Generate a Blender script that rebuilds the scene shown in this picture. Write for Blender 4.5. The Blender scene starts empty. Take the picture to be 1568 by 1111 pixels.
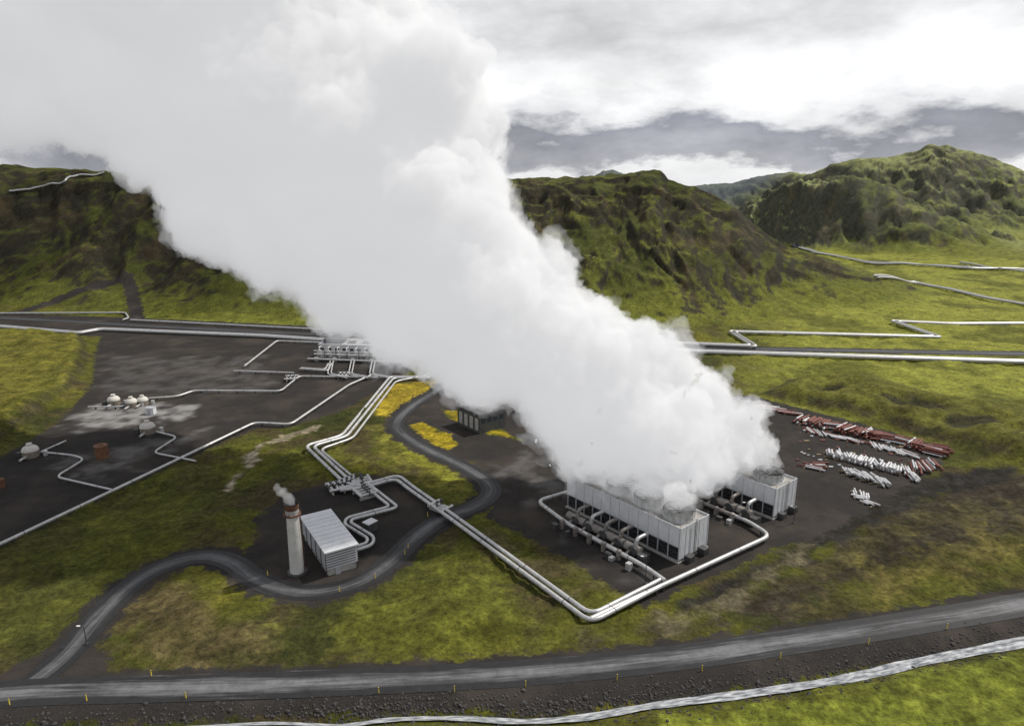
import bpy, math, random
import numpy as np
from mathutils import Vector, Matrix
random.seed(4); np.random.seed(4)
scene=bpy.context.scene
H=90.0; PITCH=math.radians(15); F=1045.3
cp,sp=math.cos(PITCH),math.sin(PITCH)
# ---- image pixels back-projected through the assumed camera to plan coordinates (metres)
def ray(px,py):
    x=(px-784)/F; v=(555-py)/F
    return (x, cp+v*sp, -sp+v*cp)
def W(px,py,z=0.0):
    d=ray(px,py); t=(H-z)/-d[2]
    return (d[0]*t,d[1]*t)
def PY(px,py,Y):
    d=ray(px,py); t=Y/d[1]
    return (d[0]*t,Y,H+d[2]*t)
def WL(l,z=0.0): return [W(a,b,z) for a,b in l]
def ss(x,a=0.,b=1.):
    t=np.clip((x-a)/(b-a),0,1); return t*t*(3-2*t)
# ---------------- noise
def _h(ix,iy,seed):
    n=(ix.astype(np.int64)*374761393+iy.astype(np.int64)*668265263+seed*1442695041)&0xffffffff
    n=((n^(n>>13))*1274126177)&0xffffffff
    n=(n^(n>>16))&0xffffffff
    return n.astype(np.float64)/4294967295.0*2*math.pi
def perlin(x,y,seed=0):
    x0=np.floor(x);y0=np.floor(y);fx=x-x0;fy=y-y0
    def g(i,j):
        a=_h(x0+i,y0+j,seed); return np.cos(a)*(fx-i)+np.sin(a)*(fy-j)
    u=fx*fx*fx*(fx*(fx*6-15)+10); v=fy*fy*fy*(fy*(fy*6-15)+10)
    a=g(0,0)*(1-u)+g(1,0)*u; b=g(0,1)*(1-u)+g(1,1)*u
    return (a*(1-v)+b*v)*1.5
def fbm(x,y,s,o=4,seed=0):
    r=np.zeros_like(x);a=1.;t=0
    for i in range(o):
        r+=a*perlin(x/s+i*17.3,y/s-i*9.1,seed+i); t+=a*.75; a*=.5; s/=2.03
    return r/t
def ridged(x,y,s,o=4,seed=0):
    r=np.zeros_like(x);a=1.;t=0
    for i in range(o):
        r+=a*(1-np.abs(perlin(x/s+i*7.3,y/s+i*3.1,seed+i))*2); t+=a; a*=.5; s/=2.1
    return r/t
def segdist(X,Y,pts):
    d=np.full(X.shape,1e9)
    for (ax,ay),(bx,by) in zip(pts[:-1],pts[1:]):
        dx,dy=bx-ax,by-ay;L=dx*dx+dy*dy+1e-9
        t=np.clip(((X-ax)*dx+(Y-ay)*dy)/L,0,1)
        d=np.minimum(d,(X-ax-t*dx)**2+(Y-ay-t*dy)**2)
    return np.sqrt(d)
def sdpoly(X,Y,poly):
    d=segdist(X,Y,poly+[poly[0]]); ins=np.zeros(X.shape,bool)
    n=len(poly)
    for i in range(n):
        ax,ay=poly[i];bx,by=poly[(i+1)%n]
        if ay==by: continue
        c=((ay>Y)!=(by>Y))&(X<(bx-ax)*(Y-ay)/(by-ay)+ax)
        ins^=c
    return np.where(ins,d,-d)
def smooth(pts,n=8):
    out=[];P=[pts[0]]+list(pts)+[pts[-1]]
    for i in range(1,len(P)-2):
        p0,p1,p2,p3=[np.array(q,float) for q in P[i-1:i+3]]
        for k in range(n):
            t=k/n
            out.append(tuple(.5*((2*p1)+(-p0+p2)*t+(2*p0-5*p1+4*p2-p3)*t*t+(-p0+3*p1-3*p2+p3)*t**3)))
    out.append(tuple(P[-2])); return out
# ---------------- plan layout
main_road=smooth(WL([(-300,1085),(-100,1070),(60,1058),(200,1054),(400,1048),(600,1040),(800,1029),(1000,1010),(1200,983),(1400,952),(1568,924),(1750,890),(2000,850)]),6)
access=smooth(WL([(40,1052),(100,1003),(150,945),(200,895),(250,866),(310,851),(355,860),(390,885),(430,900),(480,906),(540,894),(590,866),(640,818),(680,792),(722,776),(750,757),(745,736),(700,708),(655,688),(615,662),(608,645),(630,622),(665,600),(700,577)]),6)
hwy=smooth(WL([(-500,466),(0,486),(200,497),(350,505),(500,512),(700,520),(1000,530),(1300,536),(1568,541),(2000,548)]),3)
hillroad=smooth(WL([(0,480),(90,470),(190,462),(205,470),(212,492)]),4)
stream=smooth(WL([(-100,1135),(180,1113),(400,1100),(520,1103),(600,1094),(700,1092),(800,1097),(900,1090),(1000,1073),(1150,1054),(1300,1031),(1420,1004),(1568,976),(1750,940)]),6)
ROADS=[(main_road,7.2),(access,6.6),(hwy,8),(hillroad,6)]
GRAV=[
 [(155,512),(500,518),(640,560),(590,590),(530,625),(440,655),(390,655),(280,705),(175,752),(0,836),(-300,960),(-300,850),(0,700),(85,650),(140,590),(145,540)],
 [(395,790),(440,755),(500,738),(560,725),(620,735),(690,785),(650,825),(600,868),(540,905),(430,915),(340,868),(390,830)],
 [(690,580),(760,595),(1150,605),(1290,640),(1450,685),(1445,712),(1340,775),(1250,825),(1190,838),(1040,905),(985,930),(940,900),(880,860),(780,810),(745,790),(765,745),(740,715),(650,680),(620,650)],
 [(-300,470),(0,478),(250,488),(510,500),(660,510),(660,530),(400,524),(150,514),(0,508),(-300,498)],
 [(-300,1060),(0,1030),(110,970),(150,960),(170,1030),(400,1030),(800,1010),(1200,962),(1568,905),(2000,820),(2000,870),(1568,972),(1400,1003),(1200,1040),(1000,1068),(850,1088),(600,1085),(300,1095),(-300,1130)],
]
GRAV=[WL(p) for p in GRAV]
ISL=[WL(p) for p in ([(628,651),(645,645),(690,664),(703,682),(685,687),(650,676)],[(676,626),(705,628),(760,652),(800,674),(745,664),(690,641)])]
MOUNDS=[([(-300,500),(0,508),(135,516),(148,540),(132,590),(60,640),(0,690),(-300,830)],4.5,9),
 ([(1150,603),(1200,580),(1330,577),(1568,640),(1800,700),(1800,790),(1568,720),(1450,683),(1290,636),(1180,612)],5.0,12)]
MOUNDS=[(WL(p),h,s) for p,h,s in MOUNDS]
PITS=[(W(1268,606),4,2.4),(W(1405,628),7,3.),(W(1485,660),6,2.6)]
# ridges: crest / foot
def ctrl(l): 
    a=[PY(*q) for q in l]; b=[q[0]/q[1] for q in a]
    return np.array(b),np.array([q[1] for q in a]),np.maximum(0,np.array([q[2] for q in a]))
def foot(l):
    a=WL(l); return np.array([q[0]/q[1] for q in a]),np.array([q[1] for q in a])
R1=ctrl([(-600,240,600),(-200,245,640),(0,252,660),(50,262,660),(120,261,650),(200,266,650),(500,262,660),(790,275,640),(850,274,640),(930,269,640),(1000,263,620),(1012,266,620),(1022,277,615),(1062,290,605),(1130,322,590),(1165,355,580),(1200,380,575),(1250,392,570),(1300,408,565),(1350,425,560),(1400,442,555),(1450,462,550)])
F1=foot([(-600,460),(0,474),(200,482),(500,496),(800,508),(1040,517),(1110,500),(1200,487),(1300,474),(1450,459)])
R2=ctrl([(700,284,1900),(900,276,1900),(922,262,1900),(940,260,1900),(962,268,1900),(1010,284,1900),(1060,285,1900),(1120,280,1800),(1185,266,1700),(1215,264,1600),(1240,268,1500),(1270,255,1450),(1310,246,1400),(1370,240,1400),(1400,233,1400),(1420,223,1400),(1445,223,1400),(1470,229,1400),(1500,235,1400),(1540,250,1400),(1568,262,1400),(1800,290,1400),(2300,260,1400)])
F2=(np.array([-1,.2,.3,.45,.6,.8,2]),np.array([1500,1500,1500,1250,1150,1050,1000.]))
R3=ctrl([(1040,380,1150),(1120,345,1150),(1165,310,1120),(1195,287,1080),(1260,276,1000),(1330,283,960),(1380,298,950),(1430,325,930),(1500,352,920),(1568,372,900),(1700,400,880)])
F3=foot([(1120,345),(1200,360),(1250,376),(1330,388),(1400,394),(1568,405),(1700,415)])
def ridge(X,Y,R,Fo,back,prof=.45):
    b=X/np.maximum(Y,1.)
    yc=np.interp(b,R[0],R[1]);zc=np.interp(b,R[0],R[2]);yf=np.minimum(np.interp(b,Fo[0],Fo[1]),yc-90)
    zc=np.where(Y<150,0,zc)
    s=(Y-yf)/(yc-yf)
    up=prof*np.clip(s,0,1)+(1-prof)*ss(s,0.05,1.0)
    if back==0: back=40+zc*4.
    dn=1-ss((Y-yc)/back)
    return zc*np.where(s<1,up,dn),s,zc
def terrain(X,Y,full=False):
    near=(Y<620)&(np.abs(X)<650)&(Y>40)
    sh=X.shape
    droad=np.full(sh,200.);grav=np.full(sh,-50.);dst=np.full(sh,200.);mound=np.zeros(sh);pit=np.zeros(sh)
    xn,yn=X[near],Y[near]
    if xn.size:
        dr=np.full(xn.shape,200.);gr=np.full(xn.shape,-50.)
        for p,w in ROADS:
            d=segdist(xn,yn,p)-w/2; dr=np.minimum(dr,d)
        for p in GRAV: gr=np.maximum(gr,sdpoly(xn,yn,p))
        for p in ISL: gr=np.minimum(gr,-sdpoly(xn,yn,p)*1.6)
        droad[near]=dr; grav[near]=np.maximum(gr,1.6-dr)
        dst[near]=segdist(xn,yn,stream)
        m=np.zeros(xn.shape);pp=np.zeros(xn.shape)
        for p,h,s in MOUNDS: m+=h*ss(sdpoly(xn,yn,p)/s)
        for (a,b),r,dpt in PITS:
            wob=1+.5*fbm(xn,yn,9,3,71)
            pp+=dpt*np.exp(-(((xn-a)/(r*1.7))**2+((yn-b)/r)**2)*wob)
        mound[near]=m;pit[near]=pp
    h1,s1,z1=ridge(X,Y,R1,F1,0)
    h2,s2,z2=ridge(X,Y,R2,F2,900,.3)
    h3,s3,z3=ridge(X,Y,R3,F3,140,.35)
    base=np.maximum(np.maximum(h1,h2),h3)
    hm=ss(base,1.,30.)
    wx=X+25*fbm(X,Y,120,3,91); wy=Y+25*fbm(X,Y,120,3,92)
    rg=ridged(wx,wy*.6,130,5,11)-.55
    gul=ridged(wx,wy*.33,48,4,17)-.5
    det=fbm(wx,wy,26,5,23)
    crest=np.exp(-((h1-z1)/10)**2)*(s1<1.6)+np.exp(-((h2-z2)/18)**2)*(Y>1200)
    crest=np.clip(crest,0,1)
    big=np.where(Y>850,1.8,1.0)
    amp=hm*(1-.8*crest)
    h=base+amp*(rg*10*big+gul*9*big+det*3.4*big)+hm*crest*det*3
    st=fbm(X,Y,70,3,55); 
    cl=ss(np.sin(base/10+st*5),.2,.6)
    h+=hm*4.5*cl*(1-.6*crest)
    clear=ss(droad,1.5,12.)*(1-ss(grav,-6.,0.))
    h+=clear*(fbm(X,Y,34,3,31)*1.7+ np.abs(fbm(X,Y,7,3,33))*1.2)*(1-hm)
    h+=mound*(1+.5*fbm(X,Y,18,3,66))*clear-pit*clear
    h+=-1.3*np.exp(-(dst/2.6)**2)
    h+=.14*fbm(X,Y,3,2,44)*ss(droad,1.,3.)*(1-ss(grav,1,3))
    if full: return h,grav,droad,dst,base,hm,s1,h1,h2,h3,z1,det,rg,gul,mound,pit
    return h
# ---------------- grid
def axis(segs):
    out=[segs[0][0]]
    for a,b,st in segs:
        n=max(1,int(round((b-a)/st))); out+=list(a+(b-a)*(np.arange(1,n+1)/n))
    return np.array(out)
ys=axis([(-400,40,40),(40,80,8),(80,260,.9),(260,460,1.6),(460,800,2.2),(800,1600,5.),(1600,2600,25.),(2600,9000,300.)])
xr=axis([(0,150,1.),(150,420,1.8),(420,1300,4.5),(1300,7000,150.)])
xs=np.concatenate([-xr[::-1][:-1],xr])
XX,YY=np.meshgrid(xs,ys); X=XX.ravel();Y=YY.ravel()
Z,grav,droad,dst,base,hm,s1,h1,h2,h3,z1,det,rg,gul,mound,pit=terrain(X,Y,True)
nx,ny=len(xs),len(ys)
# colours
def C(*c): return np.array(c,float)
n1=fbm(X,Y,45,4,101)[:,None]; n2=fbm(X,Y,9,4,102)[:,None]; n3=fbm(X,Y,2.5,3,103)[:,None]; n4=fbm(X,Y,22,5,104)[:,None]
def mixc(a,b,f): 
    f=np.clip(f,0,1); return a*(1-f)+b*f
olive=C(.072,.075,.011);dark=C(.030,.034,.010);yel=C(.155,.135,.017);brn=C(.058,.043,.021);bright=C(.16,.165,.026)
col=mixc(np.tile(olive,(X.size,1)),dark,ss(n1[:,0],-.1,.4)[:,None]*.85)
col=mixc(col,yel,ss(-n1[:,0]+n2[:,0]*.5,.1,.7)[:,None]*.5)
col=mixc(col,brn,ss(n4[:,0]+n2[:,0]*.5,.0,.4)[:,None]*.8)
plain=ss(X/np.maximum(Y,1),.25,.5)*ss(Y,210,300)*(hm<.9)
col=mixc(col,mixc(bright*1.25,olive*1.4,ss(n1[:,0]+.3*n2[:,0],-.1,.4)[:,None]),(plain*.92)[:,None])  # yellower grass on the plain, with sunlit brightness painted into its colour
TINT=[([(560,625),(590,592),(640,583),(690,580),(650,602),(618,630),(600,645)],C(.24,.18,.017),3,.95),
 ([(628,650),(645,643),(690,664),(703,682),(685,688),(650,677)],C(.26,.20,.014),1,1),
 ([(676,625),(705,627),(760,652),(800,674),(745,664),(690,641)],C(.24,.19,.014),1,1),
 ([(555,650),(600,640),(640,685),(700,712),(735,740),(725,760),(690,755),(640,730),(590,705)],C(.12,.112,.02),5,.8),
 ([(575,660),(610,665),(700,725),(720,745),(690,740),(620,700)],C(.17,.17,.02),3,.8),
 ([(470,690),(530,680),(560,720),(470,735),(420,680)],C(.11,.11,.015),6,.6),
 ([(860,965),(960,950),(1090,930),(1240,850),(1380,760),(1480,720),(1650,720),(1650,830),(1400,890),(1200,950),(1000,985),(860,1005)],C(.036,.029,.020),7,.95),
 ([(1180,900),(1300,825),(1420,775),(1560,755),(1560,785),(1400,830),(1280,890)],C(.070,.060,.020),6,.6),
 ([(1240,930),(1330,860),(1500,810),(1700,770),(1700,850),(1500,890),(1350,925)],C(.10,.085,.019),9,.7),
 ([(1150,605),(1200,580),(1330,577),(1568,640),(1800,700),(1800,790),(1568,720),(1450,685),(1290,638)],C(.09,.086,.016),8,.75),
 ([(175,1025),(150,990),(200,915),(260,880),(310,875),(350,930),(420,960),(420,1020)],C(.085,.067,.028),7,.85),
 ([(440,960),(600,900),(680,840),(790,900),(870,970),(860,1005),(500,1020)],C(.086,.090,.013),10,.75),
 ([(1150,1065),(1568,990),(1900,920),(1900,1300),(1000,1300),(1000,1095)],C(.135,.155,.020),4,.9),
 ([(-200,860),(250,700),(400,700),(360,800),(300,830),(150,900),(60,1000),(-200,1030)],C(.062,.066,.012),10,.55),
 ([(375,715),(380,690),(400,682),(392,705),(350,745),(330,747)],C(.26,.22,.17),1,.9),
 ([(400,685),(430,668),(470,655),(500,645),(475,662),(420,680)],C(.2,.17,.12),1,.8),
 ([(830,790),(870,800),(960,880),(970,910),(935,915),(840,850)],C(.068,.064,.02),3,.9),
 ([(745,800),(790,830),(900,925),(860,915),(740,830)],C(.075,.065,.03),3,.7),
 ([(-300,505),(0,508),(135,516),(120,590),(40,640),(0,690),(-300,830)],C(.125,.115,.018),8,.75),
 ([(200,475),(520,487),(520,503),(220,490)],C(.13,.14,.02),5,.8),
 ([(0,482),(150,470),(190,480),(60,490)],C(.10,.11,.02),5,.7),
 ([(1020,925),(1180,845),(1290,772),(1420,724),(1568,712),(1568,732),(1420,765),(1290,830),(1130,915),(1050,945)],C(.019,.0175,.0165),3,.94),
 ([(1000,950),(1110,905),(1240,815),(1255,835),(1130,930),(1020,972)],C(.14,.12,.065),1.5,.45)]
near=(Y<640)&(np.abs(X)<650)&(Y>40)
for poly,c,sf,st in TINT:
    m=np.zeros(X.size); sd=sdpoly(X[near],Y[near],WL(poly)); m[near]=ss(sd+(n2[near,0]+n3[near,0]*.4)*max(sf,2.5)*1.2,-sf*.3,sf)*st
    cc=c[None,:]*(1+.45*n2+.35*n3-.3*n4)
    col=mixc(col,cc,m[:,None])
col=mixc(col,C(.026,.024,.017)*np.ones((X.size,3)),ss(pit+n2[:,0],.7,1.8)[:,None]*.85)
mslope=ss(mound,.3,1.5)*(1-ss(mound,3,4.4))
col=mixc(col,C(.035,.030,.02)*np.ones((X.size,3)),(mslope*ss(n2[:,0],-.5,.2)*.8)[:,None])
# hills
gy=np.gradient(Z.reshape(ny,nx),ys,axis=0).ravel();gx=np.gradient(Z.reshape(ny,nx),xs,axis=1).ravel()
slope=np.sqrt(gx**2+gy**2)
hg=mixc(np.tile(C(.056,.064,.013),(X.size,1)),C(.115,.122,.019),ss(n1[:,0]+n2[:,0]*.6,-.1,.5)[:,None])
hd=mixc(np.tile(C(.026,.023,.018),(X.size,1)),C(.055,.042,.026),ss(n4[:,0],0,.5)[:,None])
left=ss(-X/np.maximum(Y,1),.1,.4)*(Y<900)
midh=ss(h1/np.maximum(z1,1),.45,.85)*(Y<800)
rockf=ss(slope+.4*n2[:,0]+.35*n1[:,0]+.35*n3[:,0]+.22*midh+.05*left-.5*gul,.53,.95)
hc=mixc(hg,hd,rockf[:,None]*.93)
hc=mixc(hc,C(.13,.140,.02)*np.ones((X.size,3)),((1-ss(base,4,30))*(1-rockf)*.8*(1-.4*left))[:,None])
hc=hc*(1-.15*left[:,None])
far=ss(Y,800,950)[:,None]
hc=mixc(hc,hc*1.2+C(.030,.034,.026),far)  # far slopes lightened: aerial haze put into the colour
sunny=(far[:,0]*ss(fbm(X,Y,260,2,203)+X/np.maximum(Y,1)-.46,-.05,.3))[:,None]  # mask for sunlit patches painted into the far slopes' colour
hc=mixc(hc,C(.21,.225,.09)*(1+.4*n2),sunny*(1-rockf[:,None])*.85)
hc=mixc(hc,C(.085,.10,.115)*np.ones((X.size,3)),ss(Y,1550,1700)[:,None]*.8)  # most distant ridge tinted blue-grey, haze painted into its colour
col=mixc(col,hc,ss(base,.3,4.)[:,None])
col*= (1+.3*n3)
col=np.clip(col,.006,.5)
gl=np.zeros(X.size)
for poly,a in [([(130,628),(170,612),(290,622),(290,640),(180,655),(90,660)],.9),([(90,700),(260,670),(330,650),(260,690),(130,740)],.35),([(800,700),(840,720),(1000,890),(820,760),(760,720)],.25),
   ([(160,545),(400,545),(420,600),(160,600)],.18)]:
    m=np.zeros(X.size); m[near]=ss(sdpoly(X[near],Y[near],WL(poly))+n2[near,0]*10,-4,6)*a; gl=np.maximum(gl,m*np.clip(.55+n2[:,0]+n3[:,0]*.5,0,1))
# mesh
me=bpy.data.meshes.new("ground")
V=np.stack([X,Y,Z],1).astype(np.float32)
i=np.arange(ny-1)[:,None]*nx+np.arange(nx-1)[None,:]
Q=np.stack([i,i+1,i+1+nx,i+nx],-1).reshape(-1,4)
me.vertices.add(len(V));me.vertices.foreach_set("co",V.ravel())
me.loops.add(Q.size);me.loops.foreach_set("vertex_index",Q.ravel().astype(np.int32))
me.polygons.add(len(Q));me.polygons.foreach_set("loop_start",(np.arange(len(Q))*4).astype(np.int32))
me.polygons.foreach_set("use_smooth",np.ones(len(Q),bool))
me.update(calc_edges=True)
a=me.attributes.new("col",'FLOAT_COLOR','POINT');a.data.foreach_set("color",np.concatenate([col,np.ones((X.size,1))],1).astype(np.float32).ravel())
a=me.attributes.new("grav",'FLOAT','POINT');a.data.foreach_set("value",grav.astype(np.float32))
a=me.attributes.new("gl",'FLOAT','POINT');a.data.foreach_set("value",gl.astype(np.float32))
ground=bpy.data.objects.new("ground_terrain",me);scene.collection.objects.link(ground)

# ---------------- material helpers
class NT:
    def __init__(s,m): s.t=m.node_tree; s.n=s.t.nodes; s.l=s.t.links
    def new(s,ty,**k):
        nd=s.n.new(ty)
        for a,b in k.items(): setattr(nd,a,b)
        return nd
    def link(s,a,b): s.l.new(a,b)
    def math(s,op,a,b=None,c=None):
        nd=s.n.new('ShaderNodeMath');nd.operation=op
        for k,v in enumerate((a,b,c)):
            if v is None: continue
            if isinstance(v,(int,float)): nd.inputs[k].default_value=v
            else: s.l.new(v,nd.inputs[k])
        return nd.outputs[0]
    def noise(s,vec,scale,det=4,rough=.55):
        nd=s.n.new('ShaderNodeTexNoise');nd.inputs['Scale'].default_value=scale;nd.inputs['Detail'].default_value=det;nd.inputs['Roughness'].default_value=rough
        s.l.new(vec,nd.inputs['Vector']);return nd.outputs['Fac']
    def rng(s,v,a,b,c,d):
        nd=s.n.new('ShaderNodeMapRange');s.l.new(v,nd.inputs[0])
        for k,x in enumerate((a,b,c,d)): nd.inputs[k+1].default_value=x
        return nd.outputs[0]
    def mix(s,f,a,b,bt='MIX'):
        nd=s.n.new('ShaderNodeMix');nd.data_type='RGBA';nd.blend_type=bt
        for sock,v in ((nd.inputs[0],f),(nd.inputs[6],a),(nd.inputs[7],b)):
            if isinstance(v,(int,float)): sock.default_value=v
            elif isinstance(v,(tuple,list)): sock.default_value=(*v,1) if len(v)==3 else v
            else: s.l.new(v,sock)
        return nd.outputs[2]
def newmat(name):
    m=bpy.data.materials.new(name);m.use_nodes=True
    nt=NT(m);b=nt.n['Principled BSDF'];return m,nt,b
def mat(name,c,rough=.7,metal=0,var=.25,scale=.6,bump=0,dirt=None):
    m,nt,b=newmat(name)
    tc=nt.new('ShaderNodeTexCoord').outputs['Object']
    f=nt.noise(tc,scale,6,.6)
    v=nt.rng(f,.3,.7,1-var,1+var)
    cc=nt.mix(1.,c,v,'MULTIPLY')
    if dirt:
        f2=nt.noise(tc,scale*2.3,5,.7); cc=nt.mix(nt.rng(f2,.5,.68,0,.8),cc,dirt)
    nt.link(cc,b.inputs['Base Color']);b.inputs['Roughness'].default_value=rough;b.inputs['Metallic'].default_value=metal
    if bump:
        bn=nt.new('ShaderNodeBump');bn.inputs['Strength'].default_value=bump;bn.inputs['Distance'].default_value=.1
        nt.link(nt.noise(tc,scale*6,4),bn.inputs['Height']);nt.link(bn.outputs[0],b.inputs['Normal'])
    return m
# ground material
m,nt,b=newmat("ground_grass_gravel")
P=nt.new('ShaderNodeTexCoord').outputs['Object']
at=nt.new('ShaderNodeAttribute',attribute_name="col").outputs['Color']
ag=nt.new('ShaderNodeAttribute',attribute_name="grav").outputs['Fac']
al=nt.new('ShaderNodeAttribute',attribute_name="gl").outputs['Fac']
f1=nt.noise(P,.9,6,.7); f2=nt.noise(P,.16,5,.6); f0=nt.noise(P,3.0,3,.7)
gc=nt.mix(1.,at,nt.rng(f1,.3,.7,.4,1.6),'MULTIPLY')
gc=nt.mix(1.,gc,nt.rng(f2,.3,.7,.65,1.35),'MULTIPLY')
gc=nt.mix(nt.rng(f0,.55,.75,0,.35),gc,(.10,.08,.035))
gv=nt.mix(f2,(.016,.0145,.0138),(.036,.032,.029))
gv=nt.mix(1.,gv,nt.rng(f0,.3,.7,.55,1.5),'MULTIPLY')
f3=nt.noise(P,.045,6,.65)
gv=nt.mix(nt.rng(f3,.48,.66,0,.65),gv,(.062,.051,.042))
gv=nt.mix(al,gv,(.24,.235,.23))
e=nt.math('ADD',ag,nt.rng(nt.noise(P,.25,6,.7),.25,.75,-2.6,2.6))
k=nt.rng(e,-.5,.6,0,1)
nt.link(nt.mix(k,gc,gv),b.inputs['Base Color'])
b.inputs['Roughness'].default_value=.95;b.inputs['Specular IOR Level'].default_value=.12
bn=nt.new('ShaderNodeBump');bn.inputs['Distance'].default_value=.6
nt.link(nt.rng(k,0,1,1.,.3),bn.inputs['Strength'])
nt.link(nt.math('ADD',f1,nt.math('MULTIPLY',f0,.3)),bn.inputs['Height']);nt.link(bn.outputs[0],b.inputs['Normal'])
me.materials.append(m)

# ---------------- road strips
def strip(name,path,w,z,mat_,w2=None,drape=False):
    n=len(path);cols=7
    P_=np.array(path);T=np.gradient(P_,axis=0);T/=np.linalg.norm(T,axis=1)[:,None];N=np.stack([-T[:,1],T[:,0]],1)
    vs=[];uv=[];L=0
    for j in range(n):
        if j:L+=np.linalg.norm(P_[j]-P_[j-1])
        ww=w if w2 is None else w+(w2-w)*(j/(n-1))**1.4
        jit=.0 if w2 is None else (.25*math.sin(j*1.7)+.25*math.sin(j*.63))*ww/2.5
        for c in range(cols):
            u=c/(cols-1);q=P_[j]+N[j]*(u-.5)*(ww+jit)
            vs.append((q[0],q[1],z));uv.append((u,L))
    if drape:
        a_=np.array(vs);hh=terrain(a_[:,0],a_[:,1]);vs=[(q[0],q[1],h_+z) for q,h_ in zip(vs,hh)]
    fs=[(j*cols+c,(j+1)*cols+c,(j+1)*cols+c+1,j*cols+c+1)[::-1] for j in range(n-1) for c in range(cols-1)]
    me=bpy.data.meshes.new(name);me.from_pydata(vs,[],fs)
    l=me.uv_layers.new(name="UVMap")
    for lp in me.loops: l.data[lp.index].uv=uv[lp.vertex_index]
    me.materials.append(mat_);me.update()
    o=bpy.data.objects.new(name,me);scene.collection.objects.link(o);return o
def roadmat(name,c1,c2,c3,rough):
    m,nt,b=newmat(name)
    tc=nt.new('ShaderNodeTexCoord');uv=tc.outputs['UV'];P=tc.outputs['Object']
    sx=nt.new('ShaderNodeSeparateXYZ');nt.link(uv,sx.inputs[0]);u=sx.outputs[0]
    mp=nt.new('ShaderNodeMapping');mp.inputs['Scale'].default_value=(8,.05,1);nt.link(uv,mp.inputs[0])
    st=nt.noise(mp.outputs[0],1.5,5,.6)
    d=nt.math('ABSOLUTE',nt.math('SUBTRACT',u,.5))
    tr=nt.math('ADD',nt.rng(d,.03,.36,1,0),nt.rng(st,.3,.7,-.5,.5))
    lo=nt.noise(P,.03,3,.5);tr=nt.math('ADD',tr,nt.rng(lo,.3,.7,-.5,.35))
    cc=nt.mix(nt.rng(tr,.2,1.,0,1),c1,c2)
    cc=nt.mix(nt.rng(nt.math('MULTIPLY',nt.rng(d,.10,.16,0,1),nt.rng(d,.2,.27,1,0)),0,1,0,.3),cc,c3)
    cc=nt.mix(1.,cc,nt.rng(nt.noise(P,.5,6,.7),.3,.7,.7,1.25),'MULTIPLY')
    nt.link(cc,b.inputs['Base Color']);b.inputs['Roughness'].default_value=rough;b.inputs['Specular IOR Level'].default_value=.2
    bn=nt.new('ShaderNodeBump');bn.inputs['Strength'].default_value=.3;bn.inputs['Distance'].default_value=.05
    nt.link(nt.noise(P,4,4),bn.inputs['Height']);nt.link(bn.outputs[0],b.inputs['Normal'])
    return m
rm=roadmat("worn_asphalt",(.020,.020,.021),(.135,.135,.14),(.12,.12,.125),.55)
rm2=roadmat("dark_asphalt",(.025,.025,.027),(.06,.06,.064),(.07,.07,.07),.6)
rm4=roadmat("access_asphalt",(.018,.018,.019),(.10,.10,.104),(.085,.085,.088),.55)
rm3=roadmat("gravel_track",(.03,.027,.024),(.05,.045,.04),(.06,.05,.045),.9)
strip("main_road",main_road,7.2,.06,rm);strip("access_road",access,6.2,.045,rm4)
strip("valley_highway",hwy,8,.05,rm2);strip("gravel_track",hillroad,5,.03,rm3)
m,nt,b=newmat("stream_water");b.inputs['Roughness'].default_value=.15
tc=nt.new('ShaderNodeTexCoord');P=tc.outputs['Object'];bn=nt.new('ShaderNodeBump');bn.inputs['Strength'].default_value=.25;bn.inputs['Distance'].default_value=.05
mp=nt.new('ShaderNodeMapping');mp.inputs['Scale'].default_value=(3,.25,1);nt.link(tc.outputs['UV'],mp.inputs[0])
f=nt.noise(mp.outputs[0],1.3,4,.6);nt.link(nt.mix(nt.rng(f,.4,.65,0,1),(.12,.13,.14),(.50,.51,.52)),b.inputs['Base Color'])  # pale streaks paint bright sky glints into the water colour
nt.link(f,bn.inputs['Height']);nt.link(bn.outputs[0],b.inputs['Normal'])
strip("stream_water",stream,.45,-.85,m,2.9)

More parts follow.
